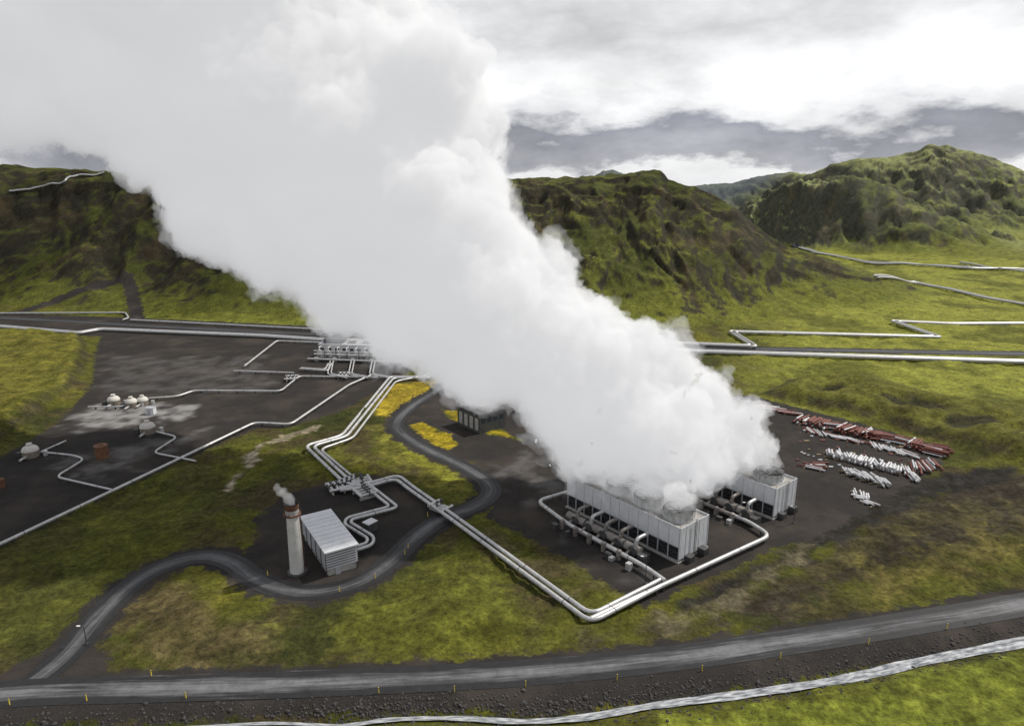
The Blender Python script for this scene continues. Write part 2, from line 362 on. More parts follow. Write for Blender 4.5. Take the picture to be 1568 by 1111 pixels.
# ---------------- mesh builder
class MB:
    def __init__(s): s.v=[];s.f=[];s.m=[];s.sm=[]
    def add(s,v,f,m=0,sm=False):
        o=len(s.v);s.v+=[tuple(q) for q in v];s.f+=[tuple(i+o for i in q) for q in f];s.m+=[m]*len(f);s.sm+=[sm]*len(f)
    def box(s,x0,x1,y0,y1,z0,z1,m=0):
        s.add([(x0,y0,z0),(x1,y0,z0),(x1,y1,z0),(x0,y1,z0),(x0,y0,z1),(x1,y0,z1),(x1,y1,z1),(x0,y1,z1)],
          [(0,3,2,1),(4,5,6,7),(0,1,5,4),(1,2,6,5),(2,3,7,6),(3,0,4,7)],m)
    def cone(s,x,y,z0,z1,r0,r1,m=0,n=20,cap=True,bot=False):
        v=[(x+r*math.cos(2*math.pi*k/n),y+r*math.sin(2*math.pi*k/n),z) for z,r in((z0,r0),(z1,r1)) for k in range(n)]
        s.add(v,[(k,(k+1)%n,n+(k+1)%n,n+k) for k in range(n)],m,True)
        if cap: s.add(v[n:],[tuple(range(n))],m)
        if bot: s.add(v[:n],[tuple(range(n))[::-1]],m)
    def dome(s,x,y,z,r,hh,m=0,n=18,k=6):
        v=[];f=[]
        for j in range(k+1):
            a=j/k*math.pi/2
            for i in range(n): v.append((x+r*math.cos(a)*math.cos(2*math.pi*i/n),y+r*math.cos(a)*math.sin(2*math.pi*i/n),z+hh*math.sin(a)))
        for j in range(k):
            for i in range(n): f.append((j*n+i,j*n+(i+1)%n,(j+1)*n+(i+1)%n,(j+1)*n+i))
        s.add(v,f,m,True)
    def tube(s,path,r,m=0,n=10,caps=True):
        P=[Vector(p) for p in path];v=[];N=len(P)
        for j,p in enumerate(P):
            t=(P[min(j+1,N-1)]-P[max(j-1,0)]).normalized()
            up=Vector((0,0,1)) if abs(t.z)<.95 else Vector((1,0,0))
            a=t.cross(up).normalized();b=a.cross(t).normalized()
            for k in range(n):
                q=2*math.pi*k/n;v.append(p+a*r*math.cos(q)+b*r*math.sin(q))
        f=[(j*n+k,j*n+(k+1)%n,(j+1)*n+(k+1)%n,(j+1)*n+k) for j in range(N-1) for k in range(n)]
        s.add(v,f,m,True)
        if caps: s.add(v[:n],[tuple(range(n))[::-1]],m);s.add(v[-n:],[tuple(range(n))],m)
    def obj(s,name,mats,loc=(0,0,0),yaw=0,parent=None):
        me=bpy.data.meshes.new(name);me.from_pydata(s.v,[],s.f)
        for q in mats: me.materials.append(q)
        me.polygons.foreach_set("material_index",s.m);me.polygons.foreach_set("use_smooth",s.sm);me.update()
        o=bpy.data.objects.new(name,me);o.location=loc;o.rotation_euler=(0,0,yaw);scene.collection.objects.link(o)
        if parent:o.parent=parent
        return o
def round_path(pts,rad,n=5):
    P=[Vector(p) for p in pts];out=[P[0]]
    for a,b,c in zip(P[:-2],P[1:-1],P[2:]):
        d1=(a-b);d2=(c-b);r=min(rad,d1.length*.45,d2.length*.45)
        p=b+d1.normalized()*r;q=b+d2.normalized()*r
        for k in range(n+1):
            t=k/n;out.append(p*(1-t)**2+b*2*t*(1-t)+q*t*t)
    out.append(P[-1]);return out
def offset(pts,d):
    P=[Vector((p[0],p[1],0)) for p in pts];out=[]
    for i,p in enumerate(P):
        t1=(P[i]-P[i-1]).normalized() if i else (P[1]-P[0]).normalized()
        t2=(P[i+1]-P[i]).normalized() if i<len(P)-1 else t1
        n1=Vector((-t1.y,t1.x,0));n2=Vector((-t2.y,t2.x,0));mm=(n1+n2)
        mm=mm.normalized() if mm.length>.1 else n1
        k=d/max(.45,mm.dot(n1)); q=p+mm*k; out.append((q.x,q.y))
    return out
pipe_al=mat("aluminium_pipe_cladding",(.46,.46,.46),.42,.35,.18,.5,dirt=(.34,.33,.31))
steel_d=mat("dark_steel",(.06,.06,.062),.6,.3,.3,1)
conc=mat("concrete",(.32,.31,.29),.9,0,.2,.8,.2)
def pipeline(name,pl,n=1,r=.5,z=1.25,gap=1.7,sup=8,rad=3):
    mb=MB();pts=WL(pl,z)
    for k in range(n):
        off=offset(pts,(k-(n-1)/2)*gap) if n>1 else pts
        p3=[(p[0],p[1],z) for p in off]
        mb.tube(round_path(p3,rad),r,0,12)
    for (ax,ay),(bx,by) in zip(pts[:-1],pts[1:]):
        L=math.hypot(bx-ax,by-ay);tx,ty=(bx-ax)/max(L,.01),(by-ay)/max(L,.01)
        q=3
        while q<L-2:
            hw=(n-1)*gap/2+r*.8
            for s_ in (-1,1):
                cx,cy=ax+tx*q-ty*hw*s_,ay+ty*q+tx*hw*s_
                mb.box(cx-.12,cx+.12,cy-.12,cy+.12,-.1,z-r*.6,1)
            a=Vector((ax+tx*q-ty*hw,ay+ty*q+tx*hw,z-r*1.0-.08));b_=Vector((ax+tx*q+ty*hw,ay+ty*q-tx*hw,z-r-.08))
            mb.tube([a,b_],.1,1,4)
            q+=sup
        if r<.7:
            q=6
            while q<L-3 and n<=2:   # cladding bands
                for k in range(n):
                    o_=(k-(n-1)/2)*gap;cx,cy=ax+tx*q-ty*o_,ay+ty*q+tx*o_
                    mb.tube([(cx-tx*.08,cy-ty*.08,z),(cx+tx*.08,cy+ty*.08,z)],r*1.08,1,12)
                q+=16
    return mb.obj(name,[pipe_al,steel_d])
pipeline("steam_pipeline",[(668,555),(655,577),(600,577),(527,667),(473,682),(532,737),(562,742)],2,.55,1.4,2.0)
pipeline("steam_pipeline",[(658,573),(606,583),(540,670),(490,687),(545,733)],1,.42,1.4,2.0)
pipeline("steam_pipeline",[(520,748),(562,742),(608,729),(628,745),(682,783),(722,812),(905,946),(1018,888)],2,.52,1.4,1.8)
pipeline("steam_pipeline",[(905,946),(960,920),(1180,819),(1145,797),(1118,786)],1,.55,1.4,1.9)
pipeline("steam_pipeline",[(870,752),(822,766),(868,800),(990,868),(1018,888)],1,.55,1.6,1.9)
pipeline("separator_pipeline",[(562,742),(604,775),(535,793),(532,800),(568,822),(566,832),(540,840)],2,.45,1.3,1.6,rad=2)
pipeline("gathering_pipeline",[(-120,885),(0,832),(175,749),(390,646),(445,649),(535,588),(570,573)],1,.45,1.2)
pipeline("gathering_pipeline",[(172,749),(85,729),(130,702),(112,696),(62,691)],1,.33,1.)
pipeline("gathering_pipeline",[(300,705),(234,692),(272,668),(240,660)],1,.33,1.)
pipeline("gathering_pipeline",[(62,691),(105,672),(88,680)],1,.25,1.)
pipeline("gathering_pipeline",[(228,609),(272,606),(297,597),(430,598),(458,575),(578,577)],1,.4,1.1)
pipeline("gathering_pipeline",[(135,622),(185,622),(225,609)],1,.3,1.1)
pipeline("gathering_pipeline",[(358,567),(450,570)],1,.4,1.1)
pipeline("gathering_pipeline",[(374,560),(424,521),(500,524)],1,.5,1.1)
pipeline("transmission_pipeline",[(-300,488),(0,499),(120,509),(155,503),(400,513),(505,520)],2,.8,1.3,2.6,12)
pipeline("transmission_pipeline",[(-300,474),(0,479),(192,478),(197,486),(188,489)],1,.6,1.2,2.4,12)
pipeline("transmission_pipeline",[(200,489),(400,499),(560,507)],1,.6,1.2,2.4,12)
pipeline("transmission_pipeline",[(1000,535),(1568,553),(1900,565)],2,.95,1.4,2.6,14)
pipeline("transmission_pipeline",[(1000,523),(1155,529),(1120,507),(1437,515),(1368,491),(1460,495),(1800,493)],2,.75,1.4,2.4,14)
# pipes and road following the relief
def raydrop(pl,sub=12,lo=350,hi=1400):
    pp=[]
    for px,py in pl:
        d=ray(px,py)
        ts=np.linspace(lo,hi,1200);xx=d[0]*ts;yy=d[1]*ts;zz=H+d[2]*ts
        hh=terrain(xx,yy);k=np.argmax(hh>zz) if (hh>zz).any() else 400
        pp.append((xx[k],yy[k]))
    q=[]
    for a,b in zip(pp[:-1],pp[1:]):
        for k in range(sub):q.append((a[0]+(b[0]-a[0])*k/sub,a[1]+(b[1]-a[1])*k/sub))
    q.append(pp[-1]);return np.array(q)
def hillpipe(name,pl,r,offs=(0,),lo=350):
    q=raydrop(pl,12,lo);mb=MB()
    for o_ in offs:
        qq=np.array(offset([tuple(a) for a in q],o_)) if o_ else q
        hh=terrain(qq[:,0],qq[:,1])+r+.9
        hh=np.convolve(np.pad(hh,2,'edge'),np.ones(5)/5,'valid')
        mb.tube([(x,y,z) for (x,y),z in zip(qq,hh)],r,0,8)
    for x,y in q[::2]:
        h_=float(terrain(np.array([x]),np.array([y]))[0]);mb.box(x-.2,x+.2,y-.2,y+.2,h_-.5,h_+1.3,1)
    mb.obj(name,[pipe_al,steel_d])
hillpipe("hillside_pipeline",[(15,296),(60,288),(100,282),(118,270),(160,266)],.8)
hillpipe("transmission_pipeline",[(1340,425),(1400,436),(1568,468),(1800,510)],.9,(-1.6,1.6))
hillpipe("transmission_pipeline",[(1225,380),(1250,389),(1330,404),(1400,407),(1470,411),(1485,416),(1568,423),(1700,432)],1.0,(-1.8,1.8),700)
hillpipe("transmission_pipeline",[(1470,404),(1520,413),(1568,418),(1650,424)],1.0,(0,),650)
fr=raydrop([(1215,374),(1245,385),(1330,400),(1470,407),(1568,419),(1750,430)],12,700)
strip("far_road",[tuple(a) for a in fr],7,.6,rm,None,True)

# ---------------- cooling towers
def corr(name,c):
    m,nt,b=newmat(name);tc=nt.new('ShaderNodeTexCoord').outputs['Object']
    s_=nt.new('ShaderNodeSeparateXYZ');nt.link(tc,s_.inputs[0])
    a=nt.math('ADD',s_.outputs[0],s_.outputs[1])
    w=nt.math('SINE',nt.math('MULTIPLY',a,12.))
    f=nt.noise(tc,.35,5,.6)
    mp=nt.new('ShaderNodeMapping');mp.inputs['Scale'].default_value=(1.2,1.2,.12);nt.link(tc,mp.inputs[0]);st=nt.noise(mp.outputs[0],1.6,5,.7)
    cc=nt.mix(1.,c,nt.rng(f,.3,.7,.9,1.08),'MULTIPLY')
    cc=nt.mix(nt.rng(st,.52,.75,0,.45),cc,(.30,.29,.27))
    nt.link(cc,b.inputs['Base Color']);b.inputs['Roughness'].default_value=.5
    bn=nt.new('ShaderNodeBump');bn.inputs['Strength'].default_value=.5;bn.inputs['Distance'].default_value=.06
    nt.link(w,bn.inputs['Height']);nt.link(bn.outputs[0],b.inputs['Normal']);return m
wht=corr("white_corrugated_cladding",(.60,.61,.63))
whd=mat("cladding_seam",(.36,.37,.39),.6,.1,.1,1)
blk=mat("tower_interior_dark",(.018,.018,.02),.9,0,.2,1)
grey=mat("grey_roof_deck",(.30,.29,.27),.85,0,.25,.5)
frp=mat("fan_stack_grey",(.42,.42,.41),.6,0,.15,.6,dirt=(.2,.19,.17))
def cooling_tower(loc,yaw,L,Wd,Ht,cells):
    mb=MB()
    zb=4.0
    mb.box(0.6,L-.4,-Wd+.5,-.5,0.05,zb+.1,2)
    mb.box(.25,L,-Wd,0,zb,Ht,0)
    mb.box(.05,.25,-Wd-.05,.05,.9,Ht+.02,0)
    mb.box(-.05,L+.1,-Wd-.5,.5,.0,.35,5)
    mb.box(.3,L-.1,-Wd+.25,-.25,Ht-.1,Ht+.03,3)
    for y0,y1 in ((-Wd,-Wd+.15),(-.15,0)): mb.box(.25,L,y0,y1,Ht,Ht+.55,0)
    mb.box(.05,.25,-Wd,0,Ht+.02,Ht+.55,0)
    nb=int(L/3.2)
    for k in range(nb+1):
        x=.4+k*(L-.8)/nb
        for y in (-.15,-Wd+.15):
            mb.box(x-.14,x+.14,y-.14,y+.14,.35,zb,1)
        for y in (.012,-Wd-.052): mb.box(x-.05,x+.05,y,y+.04,zb+.05,Ht+.5,1)
        if k<nb:
            x2=.4+(k+1)*(L-.8)/nb
            for y in (-.15,-Wd+.15):
                mb.tube([(x,y,.4),(x2,y,zb)] if k%2 else [(x,y,zb),(x2,y,.4)],.08,4,4)
            for z in (1.4,2.6): 
                for y in (-.1,-Wd+.1): mb.box(x,x2,y-.05,y+.05,z-.06,z+.06,4)
    for y in (.055,-Wd-.095): mb.box(.25,L,y,y+.04,zb+.0,zb+.25,1)
    y=-Wd+.3
    while y<-.2:
        mb.box(.012,.05,y-.03,y+.03,.95,Ht+.5,1);y+=1.8
    for yy in (-Wd*.5-.3,-Wd*.5+.3): mb.box(-.35,-.27,yy-.04,yy+.04,.0,Ht+1.4,4)
    z=.4
    while z<Ht+1: mb.box(-.33,-.29,-Wd*.5-.26,-Wd*.5+.26,z-.03,z+.03,4);z+=.4
    mb.box(-2.0,-.1,-Wd*.5-3.6,-Wd*.5-1.6,0,1.8,4)
    mb.box(-1.8,-.1,-Wd*.5+2.,-Wd*.5+3.8,0,1.6,4)
    for y in (-Wd+.07,-.07):
        for z in (1.1,1.5): mb.tube([(.2,y,Ht+z),(L,y,Ht+z)],.035,4,4)
    for z in (1.1,1.5): mb.tube([(.12,-Wd,Ht+z),(.12,0,Ht+z)],.035,4,4)
    for k in range(int(L/2)):
        for y in (-Wd+.07,-.07): mb.tube([(k*2+.3,y,Ht+.5),(k*2+.3,y,Ht+1.5)],.035,4,4)
    cl=L/cells
    for c in range(cells):
        x=cl*(c+.5);y=-Wd/2
        prof=[(Ht,4.1),(Ht+.6,3.75),(Ht+1.6,3.6),(Ht+2.6,3.8)]
        for (z0,r0),(z1,r1) in zip(prof[:-1],prof[1:]): mb.cone(x,y,z0,z1,r0,r1,6,28,False)
        for (z0,r0),(z1,r1) in zip(prof[:-1],prof[1:]): mb.cone(x,y,z1,z0,r1-.15,r0-.15,6,28,False)
        mb.cone(x,y,Ht+.05,Ht+.1,3.6,3.6,2,28);mb.cone(x,y,Ht+.1,Ht+1.6,.7,.5,4,12)
        for q in range(8):
            a=q*math.pi/4;mb.tube([(x,y,Ht+1.5),(x+3.4*math.cos(a),y+3.4*math.sin(a),Ht+1.6)],.16,4,4)
        for q in range(14):
            a=q*2*math.pi/14;mb.tube([(x+3.78*math.cos(a),y+3.78*math.sin(a),Ht),(x+3.84*math.cos(a),y+3.84*math.sin(a),Ht+2.6)],.07,1,4)
        mb.box(x+3.8,x+4.9,y-.4,y+.4,Ht+.03,Ht+1.1,4)
    return mb.obj("cooling_tower",[wht,whd,blk,grey,steel_d,conc,frp],loc,yaw)
yaw=math.radians(129.9)
t1=cooling_tower((40.6,147.6,0),yaw,39,11.4,8.8,4)
t2=cooling_tower((71.8,169.8,0),yaw,33,11.0,8.6,3)
hp=mat("weathered_header_pipe",(.20,.185,.17),.55,.2,.3,.6,dirt=(.09,.055,.04))
def header(loc,L):
    mb=MB()
    mb.tube([(2,0,2.4),(L,0,2.4)],1.1,0,16)
    mb.tube([(6,2.8,1.5),(L-5,2.8,1.5)],.6,0,12)
    for k in range(int(L/5)):
        x=3.5+k*5
        mb.tube(round_path([(x,0,2.4),(x,0,5.2),(x,-4.2,5.2)],1.5),.5,0 if k%3 else 1,12)
        mb.tube([(x+1,0,2.4),(x+1,2.8,1.5)],.4,0,8)
        mb.box(x-.25,x+.25,-1.2,1.2,0,1.6,2)
        mb.cone(x+2.4,3.4,0,2.2,.7,.7,0,14);mb.dome(x+2.4,3.4,2.2,.7,.4,0)
        mb.tube([(x,1.1,2.4),(x,1.3,2.4)],1.3,2,16)
        mb.tube([(x+2.2,-1.1,2.4),(x+2.45,-1.1,2.4)],.3,2,8)
    for k in range(3): 
        mb.tube([(L*.25*(k+1)-.15,0,2.4),(L*.25*(k+1)+.15,0,2.4)],1.32,2,16)
    for k in range(6):
        x=L*random.random();mb.box(x,x+random.uniform(.6,1.8),4.5,5.5+random.random(),0,random.uniform(.8,1.8),random.choice([1,2,2]))
    mb.box(0,2,-1.3,1.3,0,2.2,2)
    return mb.obj("condensate_header_pipework",[hp,pipe_al,steel_d],loc,yaw)
u=Vector((math.cos(yaw),math.sin(yaw),0));vp=Vector((-u.y,u.x,0))
p=Vector((40.6,147.6,0))+vp*6.2+u*5; header(p,27)
p=Vector((71.8,169.8,0))+vp*6.2+u*1; header(p,26)
# ---------------- separator station: vent stack
rust=mat("rusted_steel",(.12,.055,.032),.8,.2,.4,.8,.2)
mbs=MB();stk=mat("stack_concrete",(.50,.49,.47),.8,0,.12,.25,.1,dirt=(.40,.38,.35))
mbs.cone(0,0,0,15.2,1.7,1.4,0,28);mbs.cone(0,0,0,.5,2.3,2.3,2,24)
for z in(4,8,12): mbs.cone(0,0,z,z+.12,1.72-z*.018,1.72-z*.018,0,28,True,True)
mbs.cone(0,0,15.2,15.5,2.0,2.0,1,28,True,True)
mbs.cone(0,0,15.5,16.6,1.55,1.55,3,28,False);mbs.cone(0,0,16.6,18.0,1.55,1.75,1,28,False);mbs.cone(0,0,18,15.6,1.6,1.4,2,28,False)
for a in range(12):
    q=a*math.pi/6;mbs.tube([(2*math.cos(q),2*math.sin(q),15.5),(2*math.cos(q),2*math.sin(q),16.5)],.04,1,4)
for yy in(-.25,.25): mbs.box(1.75,1.83,yy-.04,yy+.04,0,16,1)
mbs.tube([(-1,1.5,.8),(-1.2,5,.8),(-3,8,.8)],.5,3,8)
mbs.obj("steam_vent_stack",[stk,rust,steel_d,pipe_al],(-50.9,143.7,0))
yaw2=math.atan2(.85,-.53);mb=MB();L=20.5;Wd=7.4
lou=mat("louvre_blades",(.50,.51,.53),.5,.2,.08,.6)
mb.box(0.3,L-.3,-Wd+.3,-.3,0,2.0,2);mb.box(.25,L-.25,-Wd+.25,-.25,2.0,6.1,3)
z=1.9
while z<6.0:
    mb.box(-.08,L+.08,-Wd-.08,-Wd+.25,z,z+.34,1);mb.box(-.08,L+.08,-.25,.08,z,z+.34,1)
    mb.box(-.1,.24,-Wd+.25,-.25,z,z+.34,1);mb.box(L-.24,L+.1,-Wd+.25,-.25,z,z+.34,1);z+=.66
mb.box(-.4,L+.4,-Wd-.4,.4,6.15,6.5,0)
for k in range(1,10): mb.box(k*L/10-.04,k*L/10+.04,-Wd-.38,.38,6.5,6.54,4)
for k in range(6):
    x=.15+k*(L-.3)/5
    for y in(-Wd-.1,.1): mb.box(x-.12,x+.12,y-.1,y+.1,0,6.15,3)
mb.box(-.05,.3,-3.2,-2,0,2.,4)
mb.obj("louvred_separator_building",[wht,lou,conc,steel_d,whd],(-43.3,141.9,0),yaw2)
# ---------------- station with tanks
a=W(489,546);b_=W(625,551);L=math.hypot(b_[0]-a[0],b_[1]-a[1]);yaw3=math.atan2(b_[1]-a[1],b_[0]-a[0])
mb=MB();mb.box(0,L,0,14,0,6.6,0);mb.box(-.2,L+.2,-.2,14.2,6.6,7.1,1)
for k in range(12): mb.box(k*L/12+1,k*L/12+3,-.06,0,3.6,5.2,2)
mb.box(2,12,2,10,7.1,9.3,2)
for k in range(3): mb.box(15+k*8,19+k*8,4,9,7.1,8.6,3)
for k in range(10):
    x=2+k*(L-4)/9
    mb.cone(x,-4,0,4.2,1.3,1.3,3,16);mb.dome(x,-4,4.2,1.3,.8,3);mb.tube([(x,-4,4.6),(x,-4,6.2),(x,0,6.2)],.3,3,8)
    mb.box(x-1,x+1,-8.5,-7.2,0,2.2,2 if k%2 else 3)
mb.tube([(0,-6.2,3.2),(L,-6.2,3.2)],.5,3,10);mb.tube([(-2,-9.5,1.5),(L+3,-9.5,1.5)],.5,3,10);mb.tube([(0,-6.2,5.),(L,-6.2,5.)],.3,3,10)
for k in range(9): mb.box(k*L/8-.1,k*L/8+.1,-6.9,-6.7,0,5.4,2);mb.box(k*L/8-.1,k*L/8+.1,-5.7,-5.5,0,5.4,2)
mb.obj("separator_station_building",[wht,whd,steel_d,pipe_al],(a[0],a[1],0),yaw3)
for px in (508,540,572):
    pipeline("station_feed_pipeline",[(px,552),(px-4,572),(px+25,577)],2,.35,1.5,1.5,6)
pipeline("station_feed_pipeline",[(460,563),(500,566),(505,556)],2,.4,1.5,1.6,6)
# ---------------- control building (dark)
b_=W(735,664);mb=MB()
dg=mat("dark_grey_cladding",(.055,.058,.056),.6,.1,.2,.6);win=mat("window_glass",(.03,.04,.05),.1,0,.1,1)
yaw4=math.atan2(.767,-.641)
mb.box(0,14,-12,0,0,7,0);mb.box(-.3,14.3,-12.3,.3,7,7.6,1)
for k in range(4): mb.box(-.04,0,-11+k*2.8,-9+k*2.8,3.8,5.4,2)
for k in range(4): mb.box(1+k*3.3,3+k*3.3,0,.04,1,5.6,3)
mb.box(-.05,0,-2.6,-1.,0,2.2,1)
mb.box(3,9,-9,-3,7.6,9,3)
mb.obj("control_building",[dg,steel_d,win,grey],(b_[0],b_[1],0),yaw4)
# ---------------- wellhead silencers
cream=mat("silencer_shell",(.50,.48,.44),.7,0,.12,.8,dirt=(.34,.31,.27))
sbase=mat("silencer_base",(.17,.145,.12),.8,0,.3,1)
def silencer(px,py,r):
    mb=MB();x,y=W(px,py)
    mb.cone(0,0,0,r*.9,r,r,4,20,False);mb.dome(0,0,r*.9,r*1.04,r*.75,0,20,6)
    mb.cone(0,0,r*1.5,r*1.9,r*.4,r*.35,0,14);mb.tube([(0,-r,.8),(0,-r-3,.8)],.4,2,8)
    mb.cone(r*1.7,r*.4,0,r*.7,.7,.7,2,12);mb.box(-r*1.9,-r*1.2,-.6,.6,0,1.4,3)
    mb.tube([(-r*1.3,0,.2),(-r*1.3,0,3.2)],.12,3,6)
    mb.obj("wellhead_silencer",[cream,stk,pipe_al,steel_d,sbase],(x,y,0))
for q in ((175,619,2.4),(202,622,2.3),(219,619,2.2),(227,662,2.6),(48,698,2.5)): silencer(*q)
mb=MB();mb.cone(0,0,0,4.2,2.0,2.0,0,20);mb.cone(0,0,4.2,4.5,2.15,2.15,0,20,True,True);mb.cone(0,0,4.5,5,.8,.6,0,12);mb.cone(0,0,1.8,2,2.08,2.08,0,20,True,True)
x,y=W(157,700);mb.obj("rusty_well_tank",[mat("tank_rust_brown",(.14,.065,.032),.8,.1,.4,.8,.2)],(x,y,0))
mb=MB();mb.box(0,3.2,0,2.4,0,2.5,0);mb.box(-.1,3.3,-.1,2.5,2.5,2.7,1);mb.box(1,1.9,-.04,0,0,2,1)
x,y=W(223,634);mb.obj("equipment_shed",[wht,whd],(x,y,0))
mb=MB();mb.cone(0,0,0,2.4,1.2,1.2,0,14);mb.dome(0,0,2.4,1.2,.6,0)
x,y=W(2,745);mb.obj("red_tank",[rust],(x,y,0))
# ---------------- valve stations
def valve(px,py,yaw=0,k=4):
    mb=MB();x,y=W(px,py)
    for i in range(k):
        mb.tube([(i*1.7,-2.6,1.5),(i*1.7,2.6,1.5)],.42,0,12);mb.tube([(i*1.7,-.2,1.5),(i*1.7,.2,1.5)],.7,1,12)
        mb.tube([(i*1.7,0,1.5),(i*1.7,0,3.1)],.13,1,6);mb.cone(i*1.7,0,2.9,3.3,.45,.45,1,12,True,True)
    mb.tube([(-1,2.6,1.5),(k*1.7,2.6,1.5)],.5,0,12);mb.tube([(-1,-2.6,1.5),(k*1.7,-2.6,1.5)],.4,0,12)
    for i in (0,k-1): mb.box(i*1.7-.2,i*1.7+.2,-3,3,0,.9,2)
    mb.obj("valve_station",[pipe_al,steel_d,conc],(x,y,0),yaw)
valve(507,752,.5,3);valve(532,745,.9,3);valve(556,745,2.0,3);valve(566,762,2.2,4);valve(440,582,.2,3);valve(520,577,0,3);valve(670,783,.9,2)
mb=MB();mb.box(0,3.,0,2.4,0,2.4,0);mb.box(-.1,3.1,-.1,2.5,2.4,2.6,1);mb.box(.8,1.7,-.04,0,0,2,2)
x,y=W(565,816);mb.obj("equipment_shed",[dg,wht,steel_d],(x,y,0),.9)
# ---------------- storage yard
redp=mat("rust_red_pipe",(.15,.045,.032),.7,0,.35,1.2);silv=mat("stored_pipe_silver",(.50,.50,.51),.45,.3,.25,1);wood=mat("timber_dunnage",(.25,.19,.12),.9,0,.3,2)
def bundle(px,py,ang,n,L,r,mats,layers=2,name="stacked_pipes",gap=2.15):
    mb=MB();x,y=W(px,py)
    for l in range(layers):
        for i in range(n-l):
            if random.random()<.15: continue
            c=(i-(n-l)/2)*r*gap;z=r+.25+l*r*1.75;dx=random.uniform(-1,1);LL=L*random.uniform(.6,1.05);k=random.uniform(-.04,.04)
            mb.tube([(-LL/2+dx,c,z),(LL/2+dx,c+LL*k,z)],r*random.uniform(.75,1),random.choice(mats),8)
    for xx in(-L*.3,L*.3): mb.box(xx-.15,xx+.15,-n*r*1.1,n*r*1.1,.0,.25,2)
    mb.obj(name,[redp,silv,wood],(x,y,0),ang)
yw=math.radians(129.9)
for k in range(5): bundle(1165+k*12,622+k*3,yw+.5+random.uniform(-.2,.2),4,9,.35,[0,0,0,1],1)
for k in range(14):
    px=1228+k*15.5;py=645+k*3.4+max(0,k-11)*3
    bundle(px,py,yw+random.choice([-1.5,.1,.45])+random.uniform(-.15,.15),6,7.5,.38,[0,0,0,0,1],3)
for k in range(10): bundle(1238+k*17,660+k*4.0,yw+random.choice([.4,-.6])+random.uniform(-.4,.4),4,7,.32,[0,1,1],1)
for k in range(7): bundle(1275+k*16,697+k*4,yw-1.2+random.uniform(-.35,.35),6,5.5,.42,[1],2)
for k in range(5): bundle(1296+k*13,724+k*4,yw-.9+random.uniform(-.5,.5),5,5,.36,[1],2)
bundle(1245,716,yw+.3,6,8,.33,[0,1],1);bundle(1255,712,yw+.8,4,6,.33,[0,1],1)
for q in ((1385,722),(1400,717),(1415,716),(1428,712),(1395,730)): bundle(*q,yw-1.+random.uniform(-.2,.2),4,8,.35,[1,0,1],2)
for q in ((1310,755),(1322,759),(1330,772),(1316,763)): bundle(*q,random.uniform(0,3),4,4,.3,[1],1)
bundle(1438,688,yw+.2,5,8,.4,[0,0],2);bundle(1436,696,yw-.3,4,7,.4,[0,1],2)
mb=MB()
for k in range(110):
    px=random.uniform(1220,1430);py=640+(px-1220)*.23+random.uniform(0,70-(px-1220)*.15);x,y=W(px,py);a=random.uniform(.2,1.0)
    mb.box(x-a,x+a*random.uniform(.3,1),y-a*.4,y+a*.4,0.02,random.uniform(.15,.5),random.choice([0,0,1,2]))
mb.obj("yard_scrap_pile",[redp,silv,wood])
# ---------------- street furniture
yelp=mat("yellow_marker_paint",(.65,.5,.05),.6,0,.1,2)
for px,py in ((133,1072),(285,1068),(232,1034),(580,1060),(696,1058),(805,1050),(945,1040),(1075,1026),(1195,1007),(15,1078),(1330,985),(1450,962),(655,790),(625,838),(520,905),(410,880),(620,848),(575,885)):
    mb=MB();mb.box(-.07,.07,-.07,.07,-.3,1.3,0);mb.box(-.09,.09,-.09,.09,1.1,1.22,1);x,y=W(px,py);mb.obj("road_marker_post",[yelp,steel_d],(x,y,0))
lampw=mat("lamp_head",(.7,.7,.7),.4,0,.05,1)
for px,py,hh in ((988,893,7),(1142,800,6),(1215,800,5),(133,985,4),(690,600,7)):
    mb=MB();mb.cone(0,0,0,hh,.12,.07,0,8);mb.tube([(0,0,hh),(-.9,0,hh+.2)],.06,0,6);mb.box(-1.4,-.7,-.15,.15,hh+.12,hh+.26,1);mb.box(-.3,.3,-.3,.3,0,.25,0)
    x,y=W(px,py);mb.obj("street_lamp",[steel_d,lampw],(x,y,0))
# rocks
mb=MB();rk=mat("basalt_rock",(.045,.042,.04),.9,0,.4,1.5,.4)
def rock(mb,x,y,z,r):
    v=[];n=6
    for j,(zz,rr) in enumerate(((-.4,.8),(.15,1.),(.6,.6))):
        for i_ in range(n):
            a=i_*2*math.pi/n;q=r*rr*random.uniform(.7,1.2);v.append((x+q*math.cos(a),y+q*math.sin(a),z+r*zz*random.uniform(.8,1.2)))
    v.append((x,y,z+r*.75))
    f=[(j*n+i_,j*n+(i_+1)%n,(j+1)*n+(i_+1)%n,(j+1)*n+i_) for j in range(2) for i_ in range(n)]+[(2*n+i_,2*n+(i_+1)%n,3*n) for i_ in range(n)]
    mb.add(v,f)
sp_=np.array(stream);T=np.gradient(sp_,axis=0);T/=np.linalg.norm(T,axis=1)[:,None]
rx=[];ry=[];rr=[]
for k in range(3000):
    j=random.uniform(0,len(sp_)-1.01);i0=int(j);q=sp_[i0]*(1-j+i0)+sp_[i0+1]*(j-i0)
    o=random.gauss(2.2,1.5)*(1 if random.random()<.8 else -1)
    rx.append(q[0]-T[i0][1]*o);ry.append(q[1]+T[i0][0]*o);rr.append(random.uniform(.08,.32)*(1 if random.random()<.95 else 1.8))
zz=terrain(np.array(rx),np.array(ry))
for x,y,z,r in zip(rx,ry,zz,rr): rock(mb,x,y,z,r)
mb.obj("bank_rocks",[rk])

